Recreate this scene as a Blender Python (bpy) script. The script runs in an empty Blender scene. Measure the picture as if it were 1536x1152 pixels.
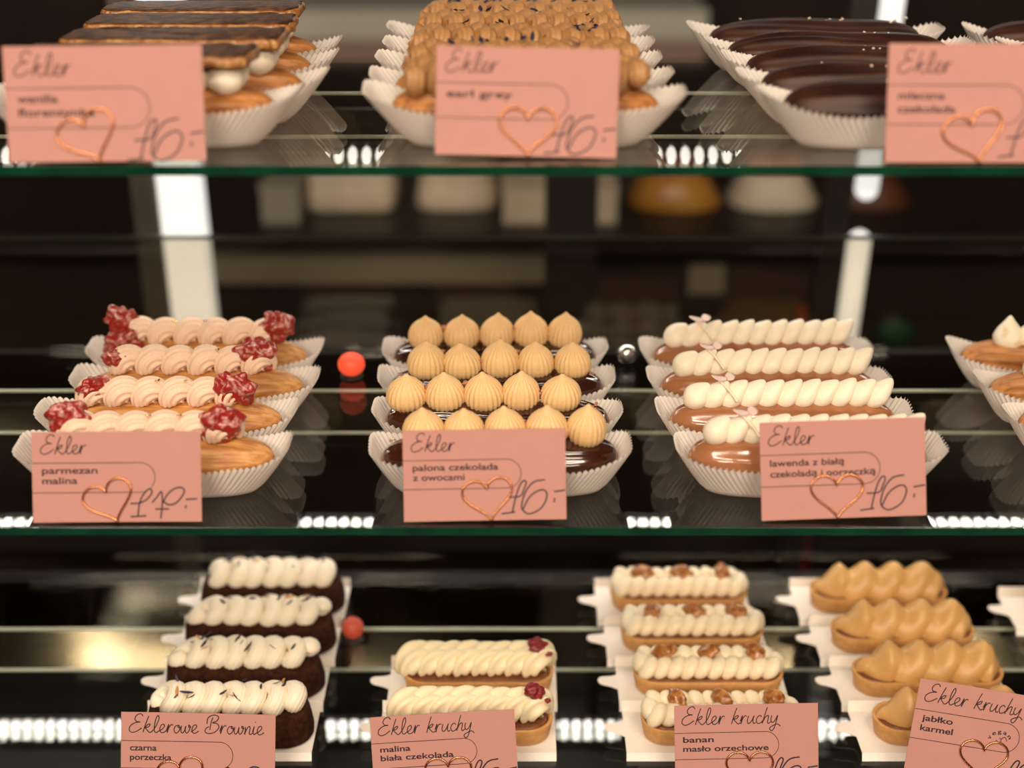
import bpy, bmesh, math, random
from mathutils import Vector, Matrix, noise

sc = bpy.context.scene
COL = sc.collection
PI = math.pi
CM = 0.01
EYE = 1.40                      # camera height above the floor, metres

# ------------------------------------------------------------------ camera, world, light, exposure
cam_d = bpy.data.cameras.new('camera')
cam = bpy.data.objects.new('camera', cam_d); COL.objects.link(cam)
cam.location = (0, -0.7175, EYE)
cam.rotation_euler = (math.radians(90 - 23), 0, 0)
cam_d.sensor_width = 36; cam_d.lens = 51
cam_d.clip_start = 0.01; cam_d.clip_end = 30
cam_d.dof.use_dof = True
cam_d.dof.focus_distance = 0.895
cam_d.dof.aperture_fstop = 2.9
sc.camera = cam

sc.view_settings.view_transform = 'Standard'
sc.view_settings.look = 'None'
sc.view_settings.gamma = 1
sc.view_settings.use_curve_mapping = False
sc.view_settings.exposure = 0.0

w = bpy.data.worlds.new('world'); sc.world = w; w.use_nodes = True
w.node_tree.nodes['Background'].inputs[0].default_value = (1.0, 0.72, 0.5, 1)
w.node_tree.nodes['Background'].inputs[1].default_value = 0.045

def area(name, loc, target, size, size_y, power, color):
    l = bpy.data.lights.new(name, 'AREA'); l.shape = 'RECTANGLE'; l.size = size; l.size_y = size_y
    l.energy = power; l.color = color
    o = bpy.data.objects.new(name, l); COL.objects.link(o); o.location = loc
    o.rotation_euler = (Vector(target) - Vector(loc)).to_track_quat('-Z', 'Y').to_euler()
    return o
WARM = (1.0, 0.82, 0.64)
area('added_fill_light', (-0.75, -2.5, 2.35), (0, 0.1, 1.0), 1.0, 0.6, 40, WARM)  # unseen low front pair, added so light reaches the rear rows
area('added_fill_light', (0.85, -2.45, 2.35), (0, 0.1, 1.0), 1.0, 0.6, 34, WARM)
area('added_fill_light', (-0.45, -1.0, 2.6), (-0.1, 0.1, 1.0), 0.8, 0.15, 13, WARM)  # unseen steep pair, added to brighten the front rows from above
area('added_fill_light', (0.5, -1.0, 2.6), (0.1, 0.1, 1.0), 0.8, 0.15, 13, WARM)
area('shop_strip_light', (-1.05, -1.75, 2.35), (-1.05, -1.75, 0), 0.10, 1.0, 6, (1.0, 0.86, 0.68))

sc.cycles.transparent_max_bounces = 32
sc.cycles.max_bounces = 10

# ------------------------------------------------------------------ helpers
def W(x, y, z):                 # case centimetres (from the shelves' front edge, below the eye) -> metres
    return Vector((x * CM, y * CM, EYE + z * CM))
ZT, ZM, ZB = -18.5, -39.2, -58.6

def build(name, verts, faces, mat, parent=None, smooth=True, loc=None, rot=None, scale=CM, fmat=None):
    me = bpy.data.meshes.new(name)
    me.from_pydata([(v[0] * scale, v[1] * scale, v[2] * scale) for v in verts], [], faces)
    mats = mat if isinstance(mat, (list, tuple)) else [mat]
    for m in mats: me.materials.append(m)
    if smooth: me.polygons.foreach_set('use_smooth', [True] * len(me.polygons))
    if fmat: me.polygons.foreach_set('material_index', fmat)
    bm = bmesh.new(); bm.from_mesh(me); bmesh.ops.remove_doubles(bm, verts=bm.verts, dist=1e-6)
    bmesh.ops.recalc_face_normals(bm, faces=bm.faces); bm.to_mesh(me); bm.free()
    me.update()
    o = bpy.data.objects.new(name, me); COL.objects.link(o)
    if parent: o.parent = parent
    if loc is not None: o.location = loc
    if rot is not None: o.rotation_euler = rot
    return o

def tag(o, label=None, cat=None, group=None, kind=None):
    if label: o['label'] = label
    if cat: o['category'] = cat
    if group: o['group'] = group
    if kind: o['kind'] = kind
    return o

def thing(name, label, cat, loc, rot=(0, 0, 0), group=None):
    o = bpy.data.objects.new(name, None); COL.objects.link(o)
    o.empty_display_size = 0.02
    o.location = loc; o.rotation_euler = rot
    return tag(o, label, cat, group)

class MB:
    def __init__(s): s.v = []; s.f = []; s.m = []
    def add(s, vf, mi=0):
        v, f = vf; n = len(s.v)
        s.v += [tuple(p) for p in v]; s.f += [tuple(i + n for i in q) for q in f]; s.m += [mi] * len(f)
        return s
    def build(s, name, mat, parent=None, **k):
        return build(name, s.v, s.f, mat, parent, fmat=s.m if isinstance(mat, (list, tuple)) else None, **k)

def box(x0, x1, y0, y1, z0, z1):
    v = [(x, y, z) for x in (x0, x1) for y in (y0, y1) for z in (z0, z1)]
    return v, [(0, 1, 3, 2), (4, 6, 7, 5), (0, 4, 5, 1), (2, 3, 7, 6), (0, 2, 6, 4), (1, 5, 7, 3)]

def bev(o, width, seg=2):
    m = o.modifiers.new('bevel', 'BEVEL'); m.width = width; m.segments = seg; m.limit_method = 'ANGLE'
    return o

def grid(fn, nu, nv, close_u=True, cap=False):
    """fn(u in 0..1, v in 0..1); u runs round, v along."""
    v = []; f = []
    for j in range(nv + 1):
        for i in range(nu + (0 if close_u else 1)):
            v.append(tuple(fn(i / nu, j / nv)))
    nr = nu if close_u else nu + 1
    for j in range(nv):
        for i in range(nu):
            a = j * nr + i; b = j * nr + (i + 1) % nr
            f.append((a, b, b + nr, a + nr))
    if cap:
        f.append(tuple(range(nr))[::-1]); f.append(tuple(range(nv * nr, nv * nr + nr)))
    return v, f

def tube(path, rad, seg=12, star=None, closed=False, twist=0.0):
    """sweep along a path; star = (ridges, amplitude)."""
    P = [Vector(p) for p in path]; n = len(P)
    T = []
    for i in range(n):
        a = P[(i - 1) % n] if (closed or i > 0) else P[0]
        b = P[(i + 1) % n] if (closed or i < n - 1) else P[-1]
        t = (b - a); T.append(t.normalized() if t.length > 1e-9 else Vector((1, 0, 0)))
    up = Vector((0, 0, 1)) if abs(T[0].z) < 0.9 else Vector((0, 1, 0))
    N = (up - T[0] * up.dot(T[0])).normalized()
    v = []; f = []
    for i in range(n):
        N = (N - T[i] * N.dot(T[i]))
        N = N.normalized() if N.length > 1e-9 else Vector((0, 0, 1))
        B = T[i].cross(N)
        r = rad(i / (n - 1)) if callable(rad) else rad
        for k in range(seg):
            a = 2 * PI * k / seg
            rr = r
            if star: rr = r * (1 + star[1] * (abs(math.cos(star[0] * a / 2 + twist * i)) * 2 - 1))
            v.append(P[i] + N * (rr * math.cos(a)) + B * (rr * math.sin(a)))
    m = n if closed else n - 1
    for i in range(m):
        for k in range(seg):
            a = i * seg + k; b = i * seg + (k + 1) % seg
            c = ((i + 1) % n) * seg
            f.append((a, b, c + (k + 1) % seg, c + k))
    if not closed:
        f.append(tuple(range(seg))[::-1]); f.append(tuple(range((n - 1) * seg, n * seg)))
    return v, f

def blob(center, rx, ry, rz, nu=18, nv=12, rot=None, tip=0.0, seed=None, amp=0.0, freq=1.5):
    """ellipsoid; tip > 0 draws the top to a point."""
    R = Matrix.Identity(3) if rot is None else rot
    c = Vector(center)
    def fn(u, v):
        a = 2 * PI * u; t = PI * v
        s = math.sin(t); z = -math.cos(t)
        k = s * (1 - tip * max(0.0, (z + 0.1)) ** 1.5 * 0.75)
        zz = z * (1 + tip * 0.28 * max(0.0, z))
        p = Vector((k * math.cos(a), k * math.sin(a), zz))
        if amp: p *= 1 + amp * noise.noise(p * freq + Vector((seed or 0, 3.1, 7.7)))
        return c + R @ Vector((p.x * rx, p.y * ry, p.z * rz))
    return grid(fn, nu, nv)

def RX(a): return Matrix.Rotation(math.radians(a), 3, 'X')
def RY(a): return Matrix.Rotation(math.radians(a), 3, 'Y')
def RZ(a): return Matrix.Rotation(math.radians(a), 3, 'Z')

def spline(pts, k=6):
    P = [Vector((p[0], p[1], p[2] if len(p) > 2 else 0)) for p in pts]
    if len(P) < 3: return P
    Q = [2 * P[0] - P[1]] + P + [2 * P[-1] - P[-2]]
    out = []
    for i in range(1, len(Q) - 2):
        a, b, c, d = Q[i - 1], Q[i], Q[i + 1], Q[i + 2]
        for j in range(k):
            t = j / k
            out.append(0.5 * (2 * b + (c - a) * t + (2 * a - 5 * b + 4 * c - d) * t * t + (3 * b - a - 3 * c + d) * t ** 3))
    out.append(P[-1])
    return out

# ------------------------------------------------------------------ materials
def mat(name, c1, c2=None, rough=0.5, scale=8.0, bump=0.0, bscale=None, sss=0.0, sss_c=(1, .6, .4), metal=0.0, coat=0.0,
        emit=None, emit_s=0.0, lo=0.4, hi=0.65, detail=4.0, spec=0.5, stretch=None):
    m = bpy.data.materials.new(name); m.use_nodes = True
    nt = m.node_tree; b = nt.nodes['Principled BSDF']
    b.inputs['Roughness'].default_value = rough
    b.inputs['Metallic'].default_value = metal
    b.inputs['Specular IOR Level'].default_value = spec
    b.inputs['Coat Weight'].default_value = coat
    b.inputs['Coat Roughness'].default_value = 0.06
    if sss:
        b.inputs['Subsurface Weight'].default_value = sss
        b.inputs['Subsurface Radius'].default_value = sss_c
        b.inputs['Subsurface Scale'].default_value = 0.004
    if emit:
        b.inputs['Emission Color'].default_value = (*emit, 1); b.inputs['Emission Strength'].default_value = emit_s
    tc = nt.nodes.new('ShaderNodeTexCoord')
    src = tc.outputs['Object']
    if stretch:
        mp = nt.nodes.new('ShaderNodeMapping'); mp.inputs['Scale'].default_value = stretch
        nt.links.new(src, mp.inputs[0]); src = mp.outputs[0]
    n = nt.nodes.new('ShaderNodeTexNoise'); n.inputs['Scale'].default_value = scale * 100; n.inputs['Detail'].default_value = detail
    nt.links.new(src, n.inputs['Vector'])
    r = nt.nodes.new('ShaderNodeValToRGB')
    r.color_ramp.elements[0].position = lo; r.color_ramp.elements[1].position = hi
    r.color_ramp.elements[0].color = (*c1, 1); r.color_ramp.elements[1].color = (*(c2 or c1), 1)
    nt.links.new(n.outputs['Fac'], r.inputs[0]); nt.links.new(r.outputs[0], b.inputs['Base Color'])
    if bump:
        n2 = nt.nodes.new('ShaderNodeTexNoise'); n2.inputs['Scale'].default_value = (bscale or scale * 3) * 100
        nt.links.new(src, n2.inputs['Vector'])
        bp = nt.nodes.new('ShaderNodeBump'); bp.inputs['Strength'].default_value = bump; bp.inputs['Distance'].default_value = 0.001
        nt.links.new(n2.outputs['Fac'], bp.inputs['Height']); nt.links.new(bp.outputs[0], b.inputs['Normal'])
    return m

def paper_mat(name, col, trans=0.35):
    m = bpy.data.materials.new(name); m.use_nodes = True; nt = m.node_tree
    nt.nodes.remove(nt.nodes['Principled BSDF'])
    d = nt.nodes.new('ShaderNodeBsdfDiffuse'); t = nt.nodes.new('ShaderNodeBsdfTranslucent')
    tc = nt.nodes.new('ShaderNodeTexCoord'); n = nt.nodes.new('ShaderNodeTexNoise'); n.inputs['Scale'].default_value = 250
    nt.links.new(tc.outputs['Object'], n.inputs['Vector'])
    r = nt.nodes.new('ShaderNodeValToRGB')
    r.color_ramp.elements[0].color = (*[c * 0.93 for c in col], 1); r.color_ramp.elements[1].color = (*col, 1)
    nt.links.new(n.outputs['Fac'], r.inputs[0])
    nt.links.new(r.outputs[0], d.inputs[0]); nt.links.new(r.outputs[0], t.inputs[0])
    mx = nt.nodes.new('ShaderNodeMixShader'); mx.inputs[0].default_value = trans
    nt.links.new(d.outputs[0], mx.inputs[1]); nt.links.new(t.outputs[0], mx.inputs[2])
    nt.links.new(mx.outputs[0], nt.nodes['Material Output'].inputs[0])
    return m

def glass_mat(name, tint, base=0.04, rough=0.0, gl=(1, 1, 1), streak=0.0):
    """thin clear sheet: straight-through tint plus Schlick mirror."""
    m = bpy.data.materials.new(name); m.use_nodes = True; nt = m.node_tree
    nt.nodes.remove(nt.nodes['Principled BSDF'])
    t = nt.nodes.new('ShaderNodeBsdfTransparent'); t.inputs[0].default_value = (*tint, 1)
    g = nt.nodes.new('ShaderNodeBsdfGlossy'); g.inputs['Roughness'].default_value = rough; g.inputs[0].default_value = (*gl, 1)
    geo = nt.nodes.new('ShaderNodeNewGeometry')
    dot = nt.nodes.new('ShaderNodeVectorMath'); dot.operation = 'DOT_PRODUCT'
    nt.links.new(geo.outputs['Normal'], dot.inputs[0]); nt.links.new(geo.outputs['Incoming'], dot.inputs[1])
    def mth(op, a, b):
        x = nt.nodes.new('ShaderNodeMath'); x.operation = op
        for i, q in enumerate((a, b)):
            if q is None: continue
            if isinstance(q, (int, float)): x.inputs[i].default_value = q
            else: nt.links.new(q, x.inputs[i])
        return x.outputs[0]
    c = mth('ABSOLUTE', dot.outputs['Value'], None)
    p = mth('POWER', mth('SUBTRACT', 1.0, c), 5.0)
    F = mth('ADD', mth('MULTIPLY', p, 1 - base), base)
    mx = nt.nodes.new('ShaderNodeMixShader')
    nt.links.new(F, mx.inputs[0]); nt.links.new(t.outputs[0], mx.inputs[1]); nt.links.new(g.outputs[0], mx.inputs[2])
    nt.links.new(mx.outputs[0], nt.nodes['Material Output'].inputs[0])
    return m

M = {}
M['glass'] = glass_mat('shelf_glass', (0.93, 0.955, 0.93))
M['glass_edge'] = mat('glass_edge_green', (0.002, 0.03, 0.014), (0.004, 0.05, 0.022), rough=0.12, scale=0.3)
M['smoked'] = glass_mat('smoked_glass', (0.78, 0.74, 0.68))
M['rail'] = mat('rail_metal', (0.085, 0.066, 0.046), (0.1, 0.078, 0.055), rough=0.08, metal=1.0, scale=1, stretch=(0.05, 1, 1))
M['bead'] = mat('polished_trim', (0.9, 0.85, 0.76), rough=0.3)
M['housing'] = mat('dark_housing', (0.012, 0.010, 0.008), rough=0.5)
M['diode'] = mat('led_diode', (1, 1, 1), emit=(1.0, 0.93, 0.82), emit_s=42)
M['diode_soft'] = mat('led_diode_soft', (1, 1, 1), emit=(1.0, 0.93, 0.82), emit_s=3)
M['case_dark'] = mat('case_dark_laminate', (0.012, 0.01, 0.008), (0.02, 0.016, 0.013), rough=0.5)
M['steel'] = mat('steel', (0.75, 0.72, 0.68), rough=0.12, metal=1.0)
M['paper'] = paper_mat('greaseproof_paper', (0.92, 0.86, 0.80))
M['board'] = mat('white_cardboard', (0.84, 0.77, 0.70), (0.88, 0.81, 0.74), rough=0.7)
M['pink'] = mat('pink_card', (0.50, 0.24, 0.20), (0.515, 0.25, 0.21), rough=0.75, scale=1.0)
M['ink'] = mat('printed_ink', (0.022, 0.008, 0.014), rough=0.7)
M['pen'] = mat('marker_ink', (0.014, 0.006, 0.02), rough=0.5)
M['wire'] = mat('copper_wire', (0.62, 0.26, 0.11), (0.7, 0.32, 0.15), rough=0.25, metal=1.0)
M['choux'] = mat('choux_crust', (0.36, 0.13, 0.03), (0.66, 0.33, 0.105), rough=0.5, scale=2.6, bump=0.5, bscale=5, stretch=(0.1, 1, 1), lo=0.36, hi=0.6)
M['choux_dark'] = mat('choux_crust_dark', (0.26, 0.085, 0.02), (0.52, 0.22, 0.06), rough=0.5, scale=2.6, bump=0.5, bscale=5, stretch=(0.1, 1, 1), lo=0.36, hi=0.6)
M['choc'] = mat('dark_chocolate_glaze', (0.030, 0.0075, 0.004), (0.055, 0.015, 0.007), rough=0.14, scale=1.2, coat=0.8, bump=0.12, bscale=1.2, stretch=(0.2, 1, 1))
M['choc_matt'] = mat('dark_chocolate_couverture', (0.022, 0.007, 0.004), (0.05, 0.016, 0.008), rough=0.45, scale=1.5, coat=0.0, spec=0.35, bump=0.25, bscale=1.5, stretch=(0.2, 1, 1))
M['caramel'] = mat('milk_chocolate_glaze', (0.30, 0.115, 0.048), (0.37, 0.15, 0.065), rough=0.2, scale=0.8, coat=0.7, bump=0.1, bscale=1.0, stretch=(0.2, 1, 1))
M['pink_cream'] = mat('pink_beige_cream', (0.82, 0.58, 0.43), (0.86, 0.63, 0.48), rough=0.55, sss=0.25)
M['tan_cream'] = mat('tan_cream', (0.78, 0.50, 0.23), (0.82, 0.55, 0.27), rough=0.5, sss=0.2)
M['earl_cream'] = mat('caramel_brown_cream', (0.40, 0.20, 0.075), (0.46, 0.24, 0.09), rough=0.5, sss=0.15)
M['white_cream'] = mat('ivory_cream', (0.9, 0.79, 0.62), (0.92, 0.82, 0.66), rough=0.5, sss=0.3)
M['vanilla'] = mat('vanilla_cream', (0.9, 0.76, 0.5), (0.92, 0.79, 0.55), rough=0.45, sss=0.3)
M['butter'] = mat('peanut_cream', (0.9, 0.75, 0.53), (0.92, 0.79, 0.58), rough=0.45, sss=0.3)
M['toffee'] = mat('toffee_cream', (0.64, 0.36, 0.125), (0.70, 0.41, 0.155), rough=0.38, sss=0.2, scale=0.8)
M['meringue'] = mat('toasted_meringue', (0.9, 0.80, 0.62), (0.72, 0.42, 0.14), rough=0.5, scale=0.9, lo=0.5, hi=0.72)
M['brownie'] = mat('brownie_crumb', (0.024, 0.0065, 0.002), (0.05, 0.015, 0.005), spec=0.15, rough=0.8, scale=3, bump=0.6, bscale=7)
M['tart'] = mat('shortcrust', (0.58, 0.29, 0.09), (0.66, 0.35, 0.12), rough=0.6, scale=2.5, bump=0.2, bscale=9)
M['tart_fill'] = mat('baked_filling', (0.16, 0.05, 0.018), (0.24, 0.085, 0.03), rough=0.5, scale=2)
M['rasp'] = mat('candied_raspberry', (0.30, 0.018, 0.012), (0.78, 0.48, 0.40), rough=0.28, scale=2.2, coat=0.4, lo=0.5, hi=0.74, sss=0.15, bump=0.4, bscale=4)
M['rasp_dark'] = mat('dried_raspberry', (0.16, 0.006, 0.012), (0.32, 0.03, 0.03), rough=0.4, scale=3, bump=0.4, bscale=5)
M['nut'] = mat('caramelised_peanut', (0.26, 0.08, 0.018), (0.52, 0.23, 0.07), rough=0.25, scale=2.5, coat=0.4, bump=0.3, bscale=5)
M['crumb'] = mat('cocoa_crumb', (0.35, 0.13, 0.07), (0.5, 0.22, 0.13), rough=0.6, scale=5)
M['petal_blue'] = mat('cornflower_petal', (0.012, 0.010, 0.035), (0.03, 0.025, 0.07), rough=0.6)
M['petal_gold'] = mat('dried_petal', (0.55, 0.27, 0.06), rough=0.6)
M['petal_pink'] = mat('pale_pink_petal', (0.88, 0.55, 0.47), (0.9, 0.66, 0.56), rough=0.5, sss=0.3)
M['stem'] = mat('pale_stem', (0.85, 0.72, 0.55), rough=0.5)
M['salt'] = mat('salt_flake', (0.62, 0.5, 0.38), rough=0.3)
M['gold'] = mat('gold_leaf', (0.8, 0.5, 0.12), rough=0.25, metal=1.0)
M['florentine'] = mat('florentine_caramel', (0.30, 0.11, 0.03), (0.55, 0.29, 0.10), rough=0.4, scale=2.4, bump=0.6, bscale=3, coat=0.2)
M['florentine_top'] = mat('florentine_chocolate', (0.035, 0.013, 0.006), (0.20, 0.085, 0.03), rough=0.5, scale=1.6, bump=0.8, bscale=3, lo=0.42, hi=0.7)

# ------------------------------------------------------------------ room and case
def struct(name, vf, m): return tag(build(name, *vf, m, smooth=False, scale=1.0), kind='structure')
M['wall'] = mat('wall_paint', (0.028, 0.017, 0.011), (0.036, 0.022, 0.014), rough=0.85, scale=0.05)
M['floor'] = mat('floor_stone', (0.05, 0.04, 0.032), (0.07, 0.055, 0.045), rough=0.5, scale=0.05)
struct('floor', box(-3, 3, -3, 3.2, -0.05, 0), M['floor'])
struct('wall_back', box(-3, 3, 3.2, 3.3, 0, 2.8), M['wall'])
struct('wall_left', box(-3.1, -3, -3, 3.3, 0, 2.8), M['wall'])
struct('wall_right', box(3, 3.1, -3, 3.3, 0, 2.8), M['wall'])
struct('ceiling', box(-3.1, 3.1, -3, 3.3, 2.8, 2.9), M['wall'])

SX = 64          # half length of the shelves
for Z, where in ((ZT, 'top'), (ZM, 'middle'), (ZB, 'lowest')):
    lab = {'top': 'clear glass shelf with green edge carrying florentine and chocolate pastries, topmost of three',
           'middle': 'clear glass shelf with green edge carrying raspberry and dollop eclairs, middle of three',
           'lowest': 'clear glass shelf carrying brownies and tarts on cardboard, lowest of three'}[where]
    g = thing('glass_shelf', lab, 'shelf', W(0, 0, Z), group='glass shelves of the display case')
    v, f = box(-SX, SX, 0.02, 28, -0.5, 0)
    build('glass_pane', v, f, M['glass'], g, smooth=False)
    bev(build('front_edge', *box(-SX, SX, 0, 0.02, -0.5, 0), M['glass_edge'], g, smooth=False), 0.0001, 1)
    r = thing('shelf_rail', {'top': 'grey metal support rail with bright edges under the topmost glass shelf',
              'middle': 'grey metal support rail with bright edges under the middle glass shelf',
              'lowest': 'grey metal support rail with bright edges under the lowest glass shelf'}[where], 'rail', W(0, 0, Z - 0.52), group='rails under the glass shelves')
    prof = [(21, 0), (27.5, 0), (27.5, -2.6), (19.2, -2.6)]
    n = len(prof)
    v = [(x, a, b) for x in (-SX, SX) for a, b in prof]
    f = [(i, (i + 1) % n, n + (i + 1) % n, n + i) for i in range(n)] + [tuple(range(n)), tuple(range(n, 2 * n))]
    build('profile', v, f, M['rail'], r, smooth=False)
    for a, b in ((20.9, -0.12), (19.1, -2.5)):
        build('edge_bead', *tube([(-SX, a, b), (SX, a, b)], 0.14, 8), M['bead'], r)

# LED bars under / above each bay, diodes face down
def led_bar(z, label, tilt=0.0, dm='diode'):
    t = thing('light_bar', label, 'light', W(0, 31, z), group='LED light bars behind the shelves')
    t.rotation_euler = (math.radians(tilt), 0, 0)
    hv = MB().add(box(-SX, SX, -0.9, 0.9, 0.12, 0.9)).add(box(-SX, SX, 0.8, 0.9, -0.3, 0.12))
    hv.build('housing', M['housing'], t, smooth=False)
    d0 = None
    for i in range(98):
        if d0 is None:
            d0 = o = build('diode', *blob((0, 0, 0), 0.36, 0.75, 0.12, 8, 6), M[dm], t)
        else:
            o = d0.copy(); COL.objects.link(o); o.parent = t
        o.location = ((-48.5 + i) * CM, 0, 0.06 * CM)
led_bar(-11.35, 'bar of small white diodes above the topmost glass shelf', -50, 'diode_soft')
led_bar(-22.75, 'bar of small white diodes just below the topmost glass shelf')
led_bar(-41.95, 'bar of small white diodes just below the middle glass shelf')

t = thing('display_cabinet', 'dark laminate cabinet base below the lowest glass shelf', 'display case', W(0, 0, -140))
build('body', *box(-70, 70, -2, 42, 0, 72), M['case_dark'], t, smooth=False)
bev(build('deck', *box(-70, 70, -3, 42, 72, 73.5), M['case_dark'], t, smooth=False), 0.002)
for x, lab in ((-67, 'dark upright at the left end of the display case'), (67, 'dark upright at the right end of the display case')):
    t = thing('case_upright', lab, 'upright', W(x, 0, -66.4), group='end uprights of the display case')
    build('panel', *box(-1.5, 1.5, 0, 40, 0, 76), M['case_dark'], t, smooth=False)

t = thing('sliding_door', 'smoked glass sliding door with pale top edge behind the shelves', 'door', W(0, 44, -66.4))
tag(t, kind='thing')
build('pane', *box(-66, 66, -0.3, 0.3, 0, 30.4), M['smoked'], t, smooth=False)
M['dooredge'] = mat('door_edge', (0.02, 0.022, 0.015), rough=0.3)
build('top_edge', *box(-66, 66, -0.3, 0.3, 30.41, 30.6), M['dooredge'], t, smooth=False)

# ------------------------------------------------------------------ paper case
def paper_case(x, y, Z, hl, label, group, rotz=0.0, seed=0, hw=2.45):
    rnd = random.Random(seed)
    NP = 104; sub = 4; nu = NP * sub
    sx = rnd.uniform(0, 50)
    def sup(a, A, B, n):
        c, s = math.cos(a), math.sin(a)
        return A * math.copysign(abs(c) ** (2 / n), c), B * math.copysign(abs(s) ** (2 / n), s)
    def arc(u, A, B, n, K=720, cache={}):
        key = (A, B, n)
        if key not in cache:
            pts = [sup(2 * PI * i / K, A, B, n) for i in range(K + 1)]
            L = [0]
            for i in range(K): L.append(L[-1] + math.dist(pts[i], pts[i + 1]))
            cache[key] = (pts, L)
        pts, L = cache[key]
        s = (u % 1.0) * L[-1]
        lo, hi = 0, K
        while hi - lo > 1:
            m_ = (lo + hi) // 2
            if L[m_] <= s: lo = m_
            else: hi = m_
        t = (s - L[lo]) / max(1e-9, L[lo + 1] - L[lo])
        return (pts[lo][0] + (pts[lo + 1][0] - pts[lo][0]) * t, pts[lo][1] + (pts[lo + 1][1] - pts[lo][1]) * t)
    V = []; F = []
    NV = 7
    rows = []
    for i in range(nu):
        u = i / nu
        bx, by = arc(u, 6.0, 1.72, 3.0)
        tx, ty = arc(u, hl, hw, 4.2)
        n3 = noise.noise(Vector((math.cos(2 * PI * u) * 2.2 + sx, math.sin(2 * PI * u) * 2.2, seed * 0.37)))
        ends = abs(tx / hl) ** 3
        h = 1.85 + 1.0 * ends + 0.22 * n3
        ph = (i % sub) / sub * 2 * PI
        col = []
        for k in range(NV + 1):
            v = k / NV
            sp = v ** 0.85
            px = bx + (tx - bx) * sp * (1 + 0.05 * n3 * ends)
            py = by + (ty - by) * sp
            d = math.hypot(px, py * 2.5) or 1
            nx, ny = px / d, py * 2.5 / d
            am = 0.085 * v ** 0.6 * math.sin(ph)
            lim = 0.09 * v
            col.append((px + nx * am - nx * lim, py + ny * am - ny * lim * 0.6, 0.03 + h * v ** 1.05 + 0.10 * v * v * math.cos(ph)))
        rows.append(col)
    for k in range(NV + 1):
        for i in range(nu): V.append(rows[i][k])
    for k in range(NV):
        for i in range(nu):
            a = k * nu + i; b = k * nu + (i + 1) % nu
            F.append((a, b, b + nu, a + nu))
    F.append(tuple(range(nu))[::-1])
    o = build('paper_case', V, F, M['paper'], loc=W(x, y, Z), rot=(0, 0, math.radians(rotz)))
    return tag(o, label, 'paper case', group)

# ------------------------------------------------------------------ eclair body and glaze
def ecl_pt(t, a, L, w, grow=0.0, ridge=0.0, seed=0, nr=9):
    p = max(0.0, 1 - abs(t) ** 3.4) ** 0.5
    c, s = math.cos(a), math.sin(a)
    k = 1 + ridge * math.cos(nr * a + 1.3 * math.sin(2.2 * t + seed)) * (0.4 + 0.6 * p)
    nz = noise.noise(Vector((t * 2.2 + seed * 3.7, c * 0.8, s * 0.8)))
    k += 0.045 * nz
    hz = (1.5 if s > 0 else 1.2)
    return Vector((L * t, (w * p * k + grow * (p > 0)) * c, 1.58 + (hz * p * k + grow) * s + 0.22 * t * t + 0.08 * noise.noise(Vector((t * 1.5, seed, 0)))))

def eclair_body(parent, L, w, m, seed, ridge=0.05):
    def fn(u, v):
        t = -math.cos(PI * v) * 0.9995
        return ecl_pt(t, 2 * PI * u, L, w, 0, ridge, seed)
    build('choux_shell', *grid(fn, 72, 48), m, parent)

def eclair_glaze(parent, L, w, m, seed, cover=200, name='glaze', ridge=0.018):
    half = math.radians(cover / 2)
    def fn(u, v):
        t = -math.cos(PI * v) * 0.985
        e = half * (1 + 0.06 * noise.noise(Vector((t * 4, seed * 1.7, 2.0))) + 0.05 * noise.noise(Vector((t * 11, seed, 5.0))))
        a = PI / 2 + (u * 2 - 1) * e
        edge = min(1.0, min(u, 1 - u) * 9, min(v, 1 - v) * 14)
        g = 0.02 + 0.11 * math.sqrt(max(0, edge)) + 0.02 * noise.noise(Vector((t * 1.2, a * 3.2, seed)))
        return ecl_pt(t, a, L, w, g, ridge, seed, 11)
    build(name, *grid(fn, 48, 56, close_u=False), m, parent)

def rope(x0, x1, turns, ry, rz, rho, star, z0, y0=0.0, ppt=26, seg=None, seed=0, taper=0.15, dirn=1, jit=0.05, shear=0.0):
    rnd = random.Random(seed)
    n = int(turns * ppt)
    ph = rnd.uniform(0, 2 * PI)
    js = [1 + rnd.uniform(-jit, jit) for _ in range(int(turns) + 3)]
    path = []
    for i in range(n + 1):
        s = i / n; a = 2 * PI * turns * s * dirn + ph
        q = s * turns; j0 = int(q); j = js[j0] + (js[j0 + 1] - js[j0]) * (q - j0)
        env = min(1.0, 0.35 + min(s, 1 - s) / max(1e-6, taper))
        path.append((x0 + (x1 - x0) * s + (shear * math.sin(a) + 0.06 * math.sin(a * 0.5)) * env, y0 + ry * math.cos(a) * env * j, z0 + rz * math.sin(a) * env * j))
    rad = lambda s: rho * min(1.0, 0.3 + (min(s, 1 - s) / max(1e-6, taper * 0.6)) ** 0.6)
    return tube(path, rad, seg or (star[0] * 4 if star else 16), star)

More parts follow.
